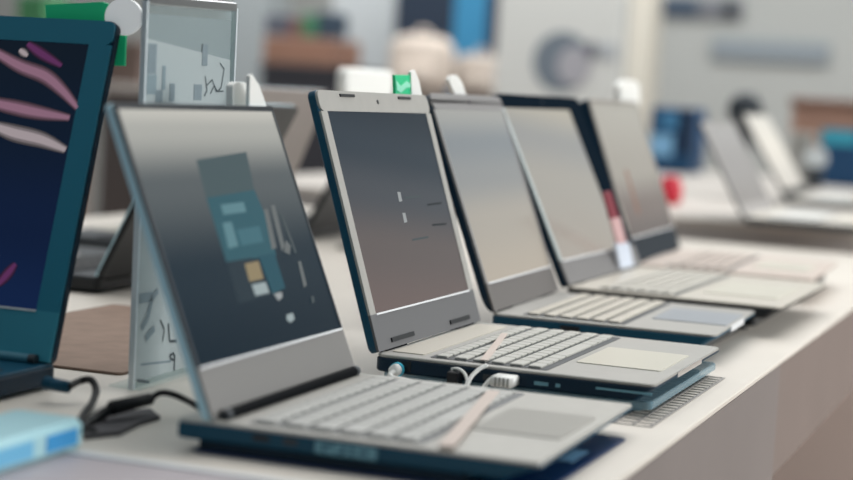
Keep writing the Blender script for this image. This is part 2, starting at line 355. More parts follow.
# wallpaper strokes on A's display: curved ribbons of light
def ribbon(bm, M, pts, wd, n, mi):
    P = smooth_path([Vector((p[0], p[1], 0)) for p in pts], 6); L = []
    for i, p in enumerate(P):
        t = (P[min(i+1, len(P)-1)]-P[max(i-1, 0)]).normalized(); q = Vector((-t.y, t.x, 0))
        k = wd*(.35+.65*math.sin(math.pi*min(1, .12+.88*i/len(P))))
        L.append((bm.verts.new(M @ Vector((p.x+q.x*k, p.y+q.y*k, n))), bm.verts.new(M @ Vector((p.x-q.x*k, p.y-q.y*k, n)))))
    for (a, b), (c, d) in zip(L, L[1:]): bm.faces.new((a, b, d, c)).material_index = mi
bm = NB(); mats = [disp('display rose stroke', (160, 124, 140), .7), disp('display white stroke', (186, 178, 184), .7), disp('display magenta stroke', (84, 44, 84), .7)]
def aS(px, py):   # a pixel of the screen as (s, t) on A's lid
    a_, lz = .2875, .021
    P = CAM; dv = ray(px, py)
    n = Vector((0, -math.cos(a_), math.sin(a_))); o = Vector((-.2-wA, -.1917, lz)); k = (o-P).dot(n)/dv.dot(n); q = P+dv*k-o
    return (q.x, q.dot(Vector((0, math.sin(a_), math.cos(a_)))))
bm.free(); lidA = [c for c in A.children if c.name.startswith('lid')][0]
for pts, wd, mi in (([(-8, 50), (20, 66), (45, 76), (62, 90), (78, 108)], .0055, 0), ([(-20, 100), (12, 107), (40, 113), (70, 118)], .0055, 0), ([(-6, 126), (14, 133), (42, 140), (66, 150)], .006, 1),
                    ([(28, 44), (42, 54), (62, 66)], .004, 2), ([(-2, 285), (8, 274), (16, 264)], .004, 2), ([(20, 50), (24, 53), (28, 56)], .003, 1)):
    bm = NB()
    for q, (f, nn) in enumerate(((1.25, .0006), (.95, .0007), (.6, .0008))): ribbon(bm, MA_, [aS(*p) for p in pts], wd*f, nn, q)
    c0 = ((150, 112, 132), (176, 164, 168), (100, 50, 96))[mi]
    sm = [disp('display stroke %d %d' % (mi, q), tuple(int(10+(v-10)*k) for v in c0), .7) for q, k in enumerate((.45, .75, 1.05))]
    obj('wallpaper_stroke', bm, sm, lidA)

# ---------------------------------------------------------------- stands under the laptops
def stand(name, label, x0, y0, x1, y1, z0, z1, m, cat='laptop stand', yaw=0, feet=0, ch=.001, r=.006):
    root = empty(name, (x0, y0, 0), yaw, label, cat)
    bm = NB(); prism(bm, rrect(0, 0, x1-x0, y1-y0, r), z0, z1, ch); obj('plate', bm, m, root)
    if feet:
        for fx in (.02, x1-x0-.02):
            for fy in (.02, y1-y0-.02):
                bm = NB(); cyl(bm, (fx, fy, .0022), (fx, fy, z0+.0005), feet); obj('stand_foot', bm, m, root)
    return root
s = stand('laptop_stand', 'flat navy plate under the thin grey laptop', .0, -.342, .243, -.105, 0, .002, mat('glossy navy plate', (4, 40, 84), .3))
bm = NB(); box(bm, .004, .006, .0015, .19, .232, .0088, ch=.001); obj('riser_block', bm, M_navy, s)
bm = NB(); box(bm, .222, .12, .0018, .232, .165, .0024); obj('painted_highlight', bm, mat('light blue highlight', (120, 170, 205), .4), s)  # light blue patch imitates a highlight on the glossy plate
stand('laptop_stand', 'clear acrylic plate on short feet under the silver laptop', .004, .002, .236, .273, .0058, .0128, M_frost, feet=.008)
stand('laptop_stand', 'black plate on feet under the grey round-cornered laptop', .02, .36, .2, .59, .006, .0134, M_black, feet=.009)
stand('laptop_stand', 'black plate on feet under the black-framed laptop', .03, .63, .21, .92, .008, .0192, M_black, feet=.009)
stand('laptop_stand', 'black plate on feet under the rose beige laptop', .03, 1.02, .2, 1.28, .008, .0183, M_black, feet=.009)
# wire mesh mat under C
bm = NB(); 
mx0, mx1, my0, my1 = .012, .246, -.04, .262
for k in range(22):
    y = my0+(my1-my0)*k/21; box(bm, mx0, y-.0011, 0, mx1, y+.0011, .0006)
for k in range(17):
    x = mx0+(mx1-mx0)*k/16; box(bm, x-.0011, my0, .0001, x+.0011, my1, .0009)
tag(obj('mesh_mat', bm, mat('grey wire mesh', (150, 146, 143), .45, .1)), 'grey wire mesh mat lying on the table under the silver laptop', 'mat')

# ---------------------------------------------------------------- tables
T = empty('display_table', (TABLE_X, -.385, FLOOR_Z), 0, 'long pale topped display table carrying the row of laptops', 'table')
def tpart(name, m, *a, parent=T, **k):
    o = obj(name, boxes(*a, **k), m, parent); o.matrix_parent_inverse = Matrix.Translation(-Vector(parent.location)); return o
YE = 1.98
tpart('tabletop', M_top, -1.05, -.385, -.005, TABLE_X, YE, 0, ch=.001)
tpart('apron', M_apron, TABLE_X-.022, .43, -.12, TABLE_X-.0005, YE-.003, -.005)
tpart('front_panel', M_front, TABLE_X-.03, -.383, FLOOR_Z, TABLE_X, .43, -.005)
tpart('support_panel', M_apron, -1.0, YE-.05, FLOOR_Z, -.2, YE-.01, -.005)
tpart('support_panel', M_apron, -1.0, -.36, FLOOR_Z, TABLE_X-.03, -.32, -.005)
tpart('back_panel', M_apron, -1.045, -.383, FLOOR_Z, -1.01, YE-.003, -.005)
T2 = empty('display_table', (TABLE_X, -1.1, FLOOR_Z), 0, 'mauve grey table section in front of the row, joined by a white metal trim', 'table')
tpart('tabletop', M_near, -1.05, -1.1, -.018, TABLE_X, -.394, 0, parent=T2, ch=.0015)
tpart('edge_trim', M_trim, -1.05, -.394, -.018, TABLE_X, -.3852, .0012, parent=T2)
tpart('front_panel', M_front, TABLE_X-.03, -1.09, FLOOR_Z, TABLE_X-.002, -.394, -.018, parent=T2)
tpart('back_panel', M_front, -1.04, -1.09, FLOOR_Z, -1.01, -.394, -.018, parent=T2)
NZ = .035
T3 = empty('display_table', (.3, 2.08, FLOOR_Z), 0, 'pale topped far table with a grey end, carrying two blurred laptops', 'table')
tpart('tabletop', mat('far pale laminate', (212, 204, 196), .5, var=.04, scale=5), -1.2, 2.08, NZ-.015, .5, 4.7, NZ, parent=T3, ch=.0015)
tpart('end_panel', mat('grey end panel', (190, 184, 180), .55, var=.05, scale=4), -1.19, 2.085, -.09, .49, 2.12, NZ-.015, parent=T3)
tpart('lower_panel', mat('pale lower panel', (214, 198, 190), .6), -1.19, 2.10, FLOOR_Z, .48, 2.12, -.09, parent=T3)
tpart('front_panel', M_apron, .46, 2.12, FLOOR_Z, .49, 4.69, NZ-.015, parent=T3)
tpart('back_panel', M_apron, -1.19, 2.12, FLOOR_Z, -1.16, 4.69, NZ-.015, parent=T3)

# flat brown mat behind A
bm = NB(); prism(bm, rrect(-.421, -.097, -.19, .30, .006), 0, .0025, .0005)
tag(obj('desk_mat', bm, mat('brown felt mat', (142, 120, 106), .8, var=.1, scale=40)), 'flat brown mat lying on the pale tabletop behind the large dark laptop', 'mat')

# ---------------------------------------------------------------- laptops of the back row (turned away, facing the far side)
def back_laptop(label, near, far_w, a, lh, mats, d=.2):
    x, y = near
    ml, mb, me = mats
    return laptop('laptop', label, (x, y+far_w, 0), math.pi, far_w, d, a, lh, .02, .0165, back=.004, lid_t=.008, m_base=mb, m_deck=M_dkgrey, m_lid=ml, m_bezel=me, m_key=M_black, bez=(.008, .008, .02),
                  screen=sA, keys='block', kx=(.04, .12), pad=(.135, .1, .19, .2), hinge='pair', group='laptops of the back row')
h1 = at_x(95, 276, -.56); t1 = at_x(131, 198, -.53)
a1 = .34
P1 = at_z(95, 276, .021); P3 = at_z(303, 228, .021)
back_laptop('dark laptop turned away, its base beyond the brown mat', (P1.x, P1.y), .3, .46, .225, (M_black, M_black, M_alu_lt))
back_laptop('grey laptop turned away, its lid back between two front laptops', (-.62, .80), .32, .36, .236, (mat('warm grey lid', (138, 130, 126), .5, .1), M_dkgrey, M_alu_lt))
back_laptop('black laptop turned away behind the silver laptop', (P3.x, P3.y), .32, .48, .225, (M_black, M_black, M_dkgrey))

# ---------------------------------------------------------------- notice holder behind B
ax, ay0, ay1, ah = -.147, -.153, .004, .305
N = empty('notice_holder', (ax, ay0, .001), 0, 'upright clear acrylic notice holder with printed sheet behind the thin grey laptop', 'sign holder')
N.rotation_euler.x = .022
obj('front_sheet', boxes(0, 0, 0, .001, ay1-ay0, ah), M_acr, N)
obj('back_sheet', boxes(-.0035, 0, 0, -.0025, ay1-ay0, ah), M_acr, N)
for e0, e1 in ((-.0022, .0004), (ay1-ay0-.0004, ay1-ay0+.0022)): obj('side_edge', boxes(-.0036, e0, 0, .0011, e1, ah+.001), M_acredge, N)
bm = NB(); box(bm, -.0036, .001, ah-.002, .0011, ay1-ay0-.001, ah+.006, ch=.001); obj('top_edge', bm, M_chrome, N)
obj('foot_plate', boxes(-.022, 0, 0, .006, ay1-ay0, .0015), M_acr, N)
M_paper = mat('printed sheet paper', (194, 193, 194), .7); M_ink = mat('grey print', (134, 142, 150), .7); M_ink2 = mat('dark print', (40, 48, 56), .7); M_ink3 = mat('soft grey print', (140, 152, 160), .7)
bm = NB(); PW = ay1-ay0
prism(bm, [(.004, .005), (PW-.004, .005), (PW-.004, .262), (.004, .277)], 0, .0004, 0, Matrix(((0, 0, 1, -.0018), (1, 0, 0, 0), (0, 1, 0, 0), (0, 0, 0, 1))))
sh = obj('printed_sheet', bm, M_paper, N)
bm = NB(); box(bm, -.0024, .004, .262, -.0021, PW-.004, .296); obj('header_card', bm, mat('grey card', (150, 156, 158), .7), N)
# print on the sheet: blocks of grey and strokes too blurred to read, set upright along the sheet
bm = NB()
def pr(px0, py0, px1, py1, mi):
    p, q = at_x(px0, py0, ax-.002), at_x(px1, py1, ax-.002)
    box(bm, -.0013, min(max(p.y-ay0, .006), PW-.006), q.z, -.0010, max(min(q.y-ay0, PW-.006), .008), p.z, mi=mi)
for a in ((149, 45, 158, 76, 0), (147, 76, 158, 96, 2), (158, 92, 164, 104, 0), (172, 86, 176, 104, 0), (196, 88, 203, 104, 0), (205, 48, 209, 70, 0), (165, 68, 167, 92, 2)): pr(*a)
def stroke(pts, w, mi=1):
    for (a, b), (c, d) in zip(pts, pts[1:]):
        p, q = at_x(a, b, ax-.0018), at_x(c, d, ax-.0018)
        p.x = q.x = 0; dv = (q-p); n = Vector((0, -dv.z, dv.y)).normalized()*w
        V = [bm.verts.new(Vector((-.0009, v.y-ay0, v.z))) for v in (p+n, q+n, q-n, p-n)]; bm.faces.new(V).material_index = mi
stroke([(206, 100), (209, 94), (207, 80)], .0007); stroke([(212, 98), (216, 90), (219, 96), (223, 92), (226, 74), (222, 68)], .0006); stroke([(208, 90), (214, 84), (218, 96), (225, 96)], .0006)
stroke([(160, 322), (164, 332), (162, 344)], .0009); stroke([(168, 326), (169, 344), (176, 344)], .0013); stroke([(169, 358), (173, 356), (174, 363), (170, 362), (169, 358)], .0012); stroke([(174, 358), (173, 374)], .0012)
stroke([(136, 382), (148, 384)], .0012); stroke([(141, 330), (147, 320), (152, 300), (158, 292)], .003, 0); stroke([(139, 300), (152, 298)], .004, 0); stroke([(140, 366), (170, 364)], .0010, 0); stroke([(145, 340), (154, 330)], .003, 0)
obj('print', bm, [M_ink, M_ink2, M_ink3], sh)

# ---------------------------------------------------------------- tags standing on the lids
def card_x(bm, pts, x, t=.002, mi=0):
    """outline given where it is seen, standing in the upright plane at x"""
    P = [at_x(px, py, x) for px, py in pts]; P = [(p.y, p.z) for p in P]
    ar = sum(P[i-1][0]*P[i][1]-P[i][0]*P[i-1][1] for i in range(len(P)))
    if ar < 0: P.reverse()
    prism(bm, P, x-t, x, 0, Matrix(((0, 0, 1, 0), (1, 0, 0, 0), (0, 1, 0, 0), (0, 0, 0, 1))), mi)
    return bm
def lidx(o, a, lh): return o-math.sin(a)*lh
xB = lidx(.0146, .3924, .2243)-.0070
bm = NB(); card_x(bm, [(249, 112), (268, 112), (264, 98), (259, 85), (252, 74), (250, 76)], xB, .003)
tag(obj('security_tag', bm, M_white), 'white leaf-shaped tag rising behind the lid of the thin grey laptop', 'tag')
bm = NB(); card_x(bm, rrect(233, 82, 248, 112, 6), xB-.012, .006)
tag(obj('security_tag', bm, M_white), 'rounded white tag beside the white leaf-shaped tag, next to the notice holder', 'tag')
xC = lidx(0, .3155, .2288)-.0092
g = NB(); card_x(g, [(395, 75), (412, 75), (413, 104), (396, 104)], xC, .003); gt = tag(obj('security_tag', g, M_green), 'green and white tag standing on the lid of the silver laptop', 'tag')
g = NB(); card_x(g, [(411, 72), (415, 70), (419, 80), (424, 104), (412, 104)], xC+.0012, .003); obj('white_flap', g, M_white, gt)
g = NB(); card_x(g, [(396, 80), (401, 86), (407, 81), (411, 84), (411, 87), (406, 88), (401, 93), (397, 90)], xC+.0006, .001); obj('white_print', g, M_mint, gt)
xD = lidx(-.006, .3716, .2338)-.0094
bm = NB(); card_x(bm, [(449, 80), (451, 76), (457, 75), (462, 82), (469, 102), (460, 104), (452, 88)], xD, .004)
tag(obj('security_tag', bm, M_white), 'oblong white tag leaning on the lid of the grey round-cornered laptop', 'tag')
xF = lidx(-.0129, .3622, .2312)-.016
bm = NB(); card_x(bm, rrect(620, 80, 640, 112, 8), xF, .008)
tag(obj('security_tag', bm, M_white), 'round white tag behind the lid of the rose beige laptop', 'tag')
# hanging label beside F
x_ = .003
bm = NB(); card_x(bm, [(616, 244), (629, 242), (634, 266), (621, 269)], x_, .004); lt = tag(obj('hanging_label', bm, mat('bluish white label', (206, 214, 228), .5)), 'white label with pink strap hanging at the hinge of the rose beige laptop', 'label')
bm = NB(); card_x(bm, [(611, 219), (620, 217), (627, 243), (618, 244)], x_, .003); obj('pink_strap', bm, mat('pink strap', (196, 160, 160), .6), lt)
bm = NB(); card_x(bm, [(604, 193), (611, 191), (619, 217), (611, 219)], x_, .003); obj('red_strap', bm, mat('dull red strap', (120, 30, 48), .6), lt)

# green and white energy tag on A's lid
yA = -.1917+math.sin(.2875)*.282+.013
def card_y(bm, pts, y, t=.003, mi=0):
    P = [at_y(px, py, y) for px, py in pts]; P = [(p.x, p.z) for p in P]
    ar = sum(P[i-1][0]*P[i][1]-P[i][0]*P[i-1][1] for i in range(len(P)))
    if ar > 0: P.reverse()
    prism(bm, P, -y, -y+t, 0, Matrix(((1, 0, 0, 0), (0, 0, -1, 0), (0, 1, 0, 0), (0, 0, 0, 1))), mi); return bm
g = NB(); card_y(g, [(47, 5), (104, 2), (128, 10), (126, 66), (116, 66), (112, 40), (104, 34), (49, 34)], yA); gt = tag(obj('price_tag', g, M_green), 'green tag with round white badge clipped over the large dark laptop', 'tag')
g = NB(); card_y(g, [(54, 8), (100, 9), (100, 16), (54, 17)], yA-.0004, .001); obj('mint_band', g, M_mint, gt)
g = NB(); card_y(g, [(125+18.5*math.cos(k*math.pi/16), 17+18.5*math.sin(k*math.pi/16)) for k in range(32)], yA-.003, .003); obj('round_badge', g, mat('white badge with added glow', (238, 240, 240), .4, emit=.3), gt)  # badge emission stands in for light from behind

# ---------------------------------------------------------------- cables and small things on the table
def zp(px, py, z): return at_z(px, py, z)
pl = zp(56, 385, .014)
bm = NB(); cyl(bm, zp(46, 383, .014), zp(68, 387, .014), .0052, .0046); k = empty('power_cable', pl, 0, 'black power cable looping from a plug at the side of the large dark laptop', 'cable')
def child_world(o, p): o.parent = p; o.matrix_parent_inverse = Matrix.Translation(-Vector(p.location)); return o
child_world(obj('plug', bm, M_navy2, None, True), k)
bm = NB(); tube(bm, [zp(68, 387, .014), zp(80, 381, .016), zp(91, 380, .018), zp(96, 390, .012), zp(92, 403, .006), zp(84, 414, .004), zp(78, 428, .003), zp(95, 432, .003)], .0028); child_world(obj('cord', bm, M_rub, None, True), k)
k = empty('power_cable', zp(130, 405, 0), 0, 'black power cable with thick connector running behind the thin grey laptop', 'cable')
bm = NB(); cyl(bm, zp(112, 408, .012), zp(150, 399, .014), .0055, .0045); child_world(obj('connector', bm, M_rub, None, True), k)
bm = NB(); tube(bm, [zp(80, 430, .003), zp(95, 419, .005), zp(112, 408, .011)], .004); child_world(obj('cord', bm, M_rub, None, True), k)
bm = NB(); tube(bm, [zp(150, 399, .014), zp(160, 393, .018), zp(172, 394, .018), zp(186, 400, .014), zp(200, 408, .012), zp(204, 412, .010)], .0024); child_world(obj('cord', bm, M_rub, None, True), k)
bm = NB(); pts = [(80, 424), (110, 417), (150, 412), (160, 420), (140, 426), (120, 436), (84, 440)]
P = [zp(a, b, 0) for a, b in pts]; P = [(p.x, p.y) for p in P][::-1]
prism(bm, P, 0, .003, 0); tag(obj('cable_sleeve', bm, mat('dark grey sleeve', (64, 62, 66), .7, var=.2, scale=60)), 'crumpled dark grey sleeve on the table beside the thin grey laptop', 'sleeve')
# pale blue carton
CB = empty('label_block', (-.062, -.372, 0), 0, 'pale aqua block with blue printed front at the lower left corner', 'price label')
obj('block', boxes(-.055, -.22, 0, 0, .0, .021, ch=.004, r=.008), mat('pale aqua plastic', (172, 214, 222), .4), CB)
obj('blue_band', boxes(-.002, -.05, .005, .0006, -.012, .016), mat('bright blue print', (52, 150, 210), .45), CB)
obj('blue_band', boxes(-.002, -.19, .005, .0006, -.066, .016), mat('sky blue print', (110, 184, 222), .45), CB)
# bright streaks of light across the keyboards, modelled as pale strips
def strip(name, label, a, b, z, wd, m):
    A_, B_ = Vector(a), Vector(b); dv = (B_-A_).normalized(); n = Vector((-dv.y, dv.x, 0))*wd; bm = NB()
    P = [A_-n, B_-n*1.1, B_+n*1.1, A_+n]; ar = sum(P[i-1].x*P[i].y-P[i].x*P[i-1].y for i in range(4))
    if ar < 0: P.reverse()
    prism(bm, [(p.x, p.y) for p in P], z, z+.0006, 0); return tag(obj(name, bm, m), label, 'strap')  # the strips imitate streaks of light, not real straps
M_streak = mat('pale pink streak', (206, 190, 180), .35)
strip('light_streak', 'pale pink streak modelled as a strip across the deck of the thin grey laptop', (.136, -.104, 0), (.178, -.335, 0), .0248, .0048, M_streak)
strip('light_streak', 'pale streak modelled as a strip across the keys of the silver laptop', (.052, .190, 0), (.090, .012, 0), .0299, .003, M_streak)
# white cables plugged into C
def cable(label, pts, r, m, plug=None):
    k = empty('white_cable', Vector(pts[0]), 0, label, 'cable')
    bm = NB(); tube(bm, pts, r); child_world(obj('cord', bm, m, None, True), k)
    if plug:
        nm, bm, m2 = plug; child_world(obj(nm, bm, m2, None, True), k)
    return k
ys = -.004
bm = NB(); cyl(bm, at_y(399, 368, .002), at_y(394, 371, -.012), .0055, .005)
k = cable('white cable with cyan-ringed round plug at the side of the silver laptop', [at_y(394, 371, -.012), at_y(390, 375, -.016), at_y(394, 378, -.018), at_y(405, 380, -.02), at_y(416, 383, -.024), at_y(424, 387, -.03)], .0022, M_white, ('plug', bm, M_white))
bm = NB(); lathe(bm, [(.0050, 0), (.0062, 0), (.0062, .003), (.0050, .003)], Matrix.Translation(at_y(396.5, 370, -.006)) @ (at_y(399, 368, .002)-at_y(394, 371, -.012)).to_track_quat('Z', 'Y').to_matrix().to_4x4())
child_world(obj('cyan_ring', bm, mat('cyan ring', (60, 190, 220), .4)), k)
bm = NB(); b0 = at_y(497, 378, -.004); box(bm, b0.x-.001, -.02, b0.z-.005, b0.x+.018, 0, b0.z+.004, ch=.0015)
k = cable('white cable with ribbed rectangular plug at the side of the silver laptop', [at_y(497, 376, -.012), at_y(490, 380, -.018), at_y(484, 387, -.022), at_y(478, 395, -.028)], .0018, M_white, ('plug', bm, M_white))
bm = NB()
for i in range(4): box(bm, b0.x+.003+.0035*i, -.0206, b0.z-.004, b0.x+.0045+.0035*i, -.0196, b0.z+.003)
child_world(obj('grip_rib', bm, M_silver), k)
cable('thin white cable arching up past the white ribbed plug', [at_y(487, 365, -.006), at_y(478, 370, -.012), at_y(470, 379, -.02), at_y(466, 392, -.03)], .0017, M_white)
cable('thin white cable curling at the middle of the silver laptop side', [at_y(452, 369, -.002), at_y(459, 369, -.01), at_y(465, 374, -.015), at_y(467, 382, -.02), at_y(463, 390, -.028)], .0013, M_white)
bm = NB(); p = at_y(456, 372, 0); box(bm, p.x-.003, -.014, p.z-.012, p.x+.006, .0, p.z+.002, ch=.001); tag(obj('usb_plug', bm, M_black), 'black plug in the side of the silver laptop beside thin white cables', 'plug')
# white rounded box in the back row
bm = NB(); p, q = at_x(342, 67, -.5), at_x(388, 93, -.5)
bm2 = NB(); prism(bm2, rrect(p.y, q.z-.01, q.y, p.z, .012), -.51, -.49, .004, Matrix(((0, 0, 1, 0), (1, 0, 0, 0), (0, 1, 0, 0), (0, 0, 0, 1)))); bm.free()
WP = empty('alarm_stand', (-.5, (p.y+q.y)/2, 0), 0, 'white rounded head on a slim post behind the silver laptop', 'alarm stand')
child_world(obj('head', bm2, M_white), WP)
bm = NB(); cyl(bm, (-.5, (p.y+q.y)/2, 0), (-.5, (p.y+q.y)/2, q.z-.005), .006); child_world(obj('post', bm, M_silver), WP)
bm = NB(); cyl(bm, (-.5, (p.y+q.y)/2, 0), (-.5, (p.y+q.y)/2, .006), .03); child_world(obj('foot', bm, M_silver), WP)

# ---------------------------------------------------------------- far table: two laptops and goods
def far_laptop(label, bl, tl, w, mats, zt=NZ+.018, **k):
    h = at_z(bl[0], bl[1], zt); t = at_y(tl[0], tl[1], h.y); dx, dz = h.x-t.x, t.z-zt
    a, lh = math.atan2(dx, dz), math.hypot(dx, dz)
    mb, md, ml, mz, sc = mats
    return laptop('laptop', label, (h.x, h.y, NZ), 0, w, .25, a, lh, .018, .0145, m_base=mb, m_deck=md, m_lid=ml, m_bezel=mz, m_key=M_white, m_pad=M_pad, bez=(.008, .008, .02), screen=sc, keys='block', kx=(.04, .13), pad=(.15, .1, .22, .2), hinge='pair', group='laptops on the far table', **k)
sG = screen_mat('display misty grey', [(0, (158, 152, 148)), (.5, (166, 162, 160)), (1, (178, 176, 174))], .75)
sH = screen_mat('display bright white', [(0, (214, 208, 198)), (.6, (232, 226, 214)), (1, (226, 222, 212))], .9)
wht = mat('far white plastic', (222, 216, 206), .45)
far_laptop('blurred laptop with grey screen at the near end of the far table', (744, 216), (700, 122), .34, (M_dkgrey, wht, M_dkgrey, mat('pale grey bezel', (168, 164, 162), .45), sG))
far_laptop('blurred laptop with bright white screen in a black frame on the far table', (786, 198), (741, 112), .36, (M_dkgrey, wht, M_black, M_black, sH))
def goods(name, label, cat, px0, py0, px1, py1, Y, dep, m, zbase=None, ch=.006, r=.0):
    """a carton or case standing on zbase whose near face is seen between these pixels at distance Y"""
    p, q = at_y(px0, py0, Y), at_y(px1, py1, Y); zb = q.z if zbase is None else zbase
    root = empty(name, ((p.x+q.x)/2, Y, zb), 0, label, cat); hw = (q.x-p.x)/2
    obj('case', boxes(-hw, 0, 0, hw, dep, p.z-zb, ch=ch, r=r), m, root); return root, hw, p.z-zb
g, hw, hh = goods('product_carton', 'blue product carton with dark and sky blue panels beyond the rose beige laptop', 'carton', 652, 106, 690, 172, 4.3, .2, mat('deep blue carton', (16, 72, 112), .5), NZ)
obj('panel', boxes(-hw*.95, -.002, hh*.25, hw*.1, .001, hh*.58), mat('sky blue panel', (132, 184, 222), .5), g)
obj('panel', boxes(-hw*.5, -.002, hh*.68, hw*.3, .001, hh*.92), mat('azure panel', (70, 134, 178), .5), g)
obj('panel', boxes(hw*.35, -.002, hh*.3, hw*.95, .001, hh*.95), mat('ink blue panel', (8, 36, 66), .5), g)
p = at_y(671, 176, 2.5)
bm = NB(); hb_ = p.z-NZ; lathe(bm, [(.018, 0), (.025, .08*hb_), (.027, .3*hb_), (.026, .75*hb_), (.018, .86*hb_), (.017, .98*hb_), (.012, hb_)]); o = tag(obj('red_bottle', bm, mat('red plastic', (196, 24, 50), .35), None, True), 'small red bottle in front of the blue product carton', 'bottle'); o.location = (p.x, 2.5, NZ)
p = at_y(659, 106, 2.5); p2 = at_y(659, 98, 2.5)
# dark round speaker and goods behind H
q = at_y(745, 110, 4.0)
S = empty('speaker', (q.x, 4.0, NZ), 0, 'dark rounded speaker on a stem behind the white-screened far laptop', 'speaker')
bm = NB(); rr = .052; lathe(bm, [(.004, -rr)]+[(rr*math.cos(t), rr*math.sin(t)) for t in [math.radians(v) for v in range(-80, 81, 16)]]+[(.004, rr)], Matrix.Translation((0, 0, q.z-NZ))); obj('shell', bm, mat('ink navy plastic', (10, 26, 38), .4), S, True)
bm = NB(); cyl(bm, (0, 0, 0), (0, 0, q.z-NZ-rr*.9), .03, .018); obj('stem', bm, M_black, S)
g, hw, hh = goods('product_carton', 'teal and blue carton standing beside the round bokeh disc on the far table', 'carton', 822, 128, 874, 176, 4.2, .15, mat('teal blue carton', (8, 64, 104), .5), NZ)
obj('panel', boxes(-hw, -.002, hh*.72, hw*.3, .001, hh*.98), mat('bright teal panel', (56, 160, 184), .5), g)
q = at_y(816, 158, 3.9)
S = empty('round_bokeh', (q.x, 3.9, NZ), 0, 'round pale-rimmed stand-in for a blurred highlight on the far table beside the teal carton', 'bokeh')  # solid disc imitating an out-of-focus highlight circle
Mf = Matrix.Translation((0, 0, q.z-NZ)) @ Matrix.Rotation(math.pi/2, 4, 'X')
bm = NB(); lathe(bm, [(.02, 0), (.033, 0), (.033, .012), (.026, .014), (.02, .012)], Mf, 28); obj('rim', bm, mat('pale rim', (204, 210, 212), .4), S)
bm = NB(); lathe(bm, [(.002, .004), (.026, .004), (.026, .009), (.002, .009)], Mf, 28); obj('bokeh_face', bm, mat('grey blue bokeh', (120, 140, 148), .4), S)
obj('bokeh_foot', boxes(-.02, -.02, 0, .02, .02, q.z-NZ-.025, ch=.003), M_dkgrey, S)
g, hw, hh = goods('product_carton', 'small pale grey carton standing behind the white-screened far laptop', 'carton', 790, 132, 808, 170, 4.35, .1, mat('pale grey carton', (172, 170, 164), .6), NZ)

# ---------------------------------------------------------------- the room
def struct(name, bm, m): return tag(obj(name, bm, m), kind='structure')
struct('floor', boxes(-9, -6, FLOOR_Z-.05, 7, 9.2, FLOOR_Z), mat('taupe floor', (172, 156, 146), .45, var=.05, scale=1.5))
WY = 9.0
struct('wall_back', boxes(-9, WY, FLOOR_Z, 7, WY+.2, 3.4), mat('light grey wall', (168, 169, 166), .8, var=.03, scale=.8))
struct('wall_left', boxes(-9.2, -6, FLOOR_Z, -9, 9.2, 3.4), mat('grey side wall', (160, 158, 155), .8))
def col(name, px0, px1, Y, dep, m, top=3.35, py=60):
    a, b = at_y(px0, py, Y), at_y(px1, py, Y); return struct(name, boxes(a.x, Y, FLOOR_Z, b.x, Y+dep, top, ch=.01), m)
col('pillar', 226, 263, 7.4, .3, mat('blue grey pillar', (160, 166, 168), .7))
col('pillar', 626, 650, 7.6, .2, mat('cream pillar', (196, 190, 178), .7))
def unit(name, label, cat, px0, py0, px1, Y, dep, m, m2=None):
    """floor-standing unit whose top edge is seen at row py0"""
    p, q = at_y(px0, py0, Y), at_y(px1, py0, Y); root = empty(name, ((p.x+q.x)/2, Y, FLOOR_Z), 0, label, cat); hw = (q.x-p.x)/2; h = p.z-FLOOR_Z
    obj('carcass', boxes(-hw, 0, 0, hw, dep, h-.03), m, root); obj('top_board', boxes(-hw-.01, -.01, h-.03, hw+.01, dep, h, ch=.004), m2 or m, root)
    return root, p.z, hw
Y1 = 6.6
M_dkshelf = mat('dark shelf unit', (50, 50, 56), .6)
g, z1, hw = unit('shelf_unit', 'dark shelf unit in the distance under the orange brown crate', 'shelf', 262, 63, 350, Y1, .5, M_dkshelf)
goods('wooden_crate', 'orange brown crate on the dark shelf unit in the distance', 'crate', 264, 36, 332, 62, Y1+.05, .35, mat('orange brown wood', (150, 112, 94), .6, var=.1, scale=8), z1)
zc = at_y(300, 36, Y1+.05).z
for (a, b, c, rgb, lb) in ((266, 289, 14, (88, 92, 104), 'slate grey box, leftmost of the row on the orange brown crate'), (290, 301, 18, (120, 82, 76), 'narrow brown red box on the orange brown crate'),
                       (302, 317, 14, (66, 122, 90), 'green box on the orange brown crate'), (318, 331, 12, (52, 68, 84), 'dark navy box, rightmost on the orange brown crate')):
    goods('product_box', lb, 'box', a, c, b, 36, Y1+.1, .2, mat('goods '+lb[:12], rgb, .6), zc)
g, z2, hw = unit('white_partition', 'pale grey partition board in the distance behind the crate shelf', 'partition', 336, -60, 396, 7.6, .08, mat('pale partition', (194, 198, 200), .7))
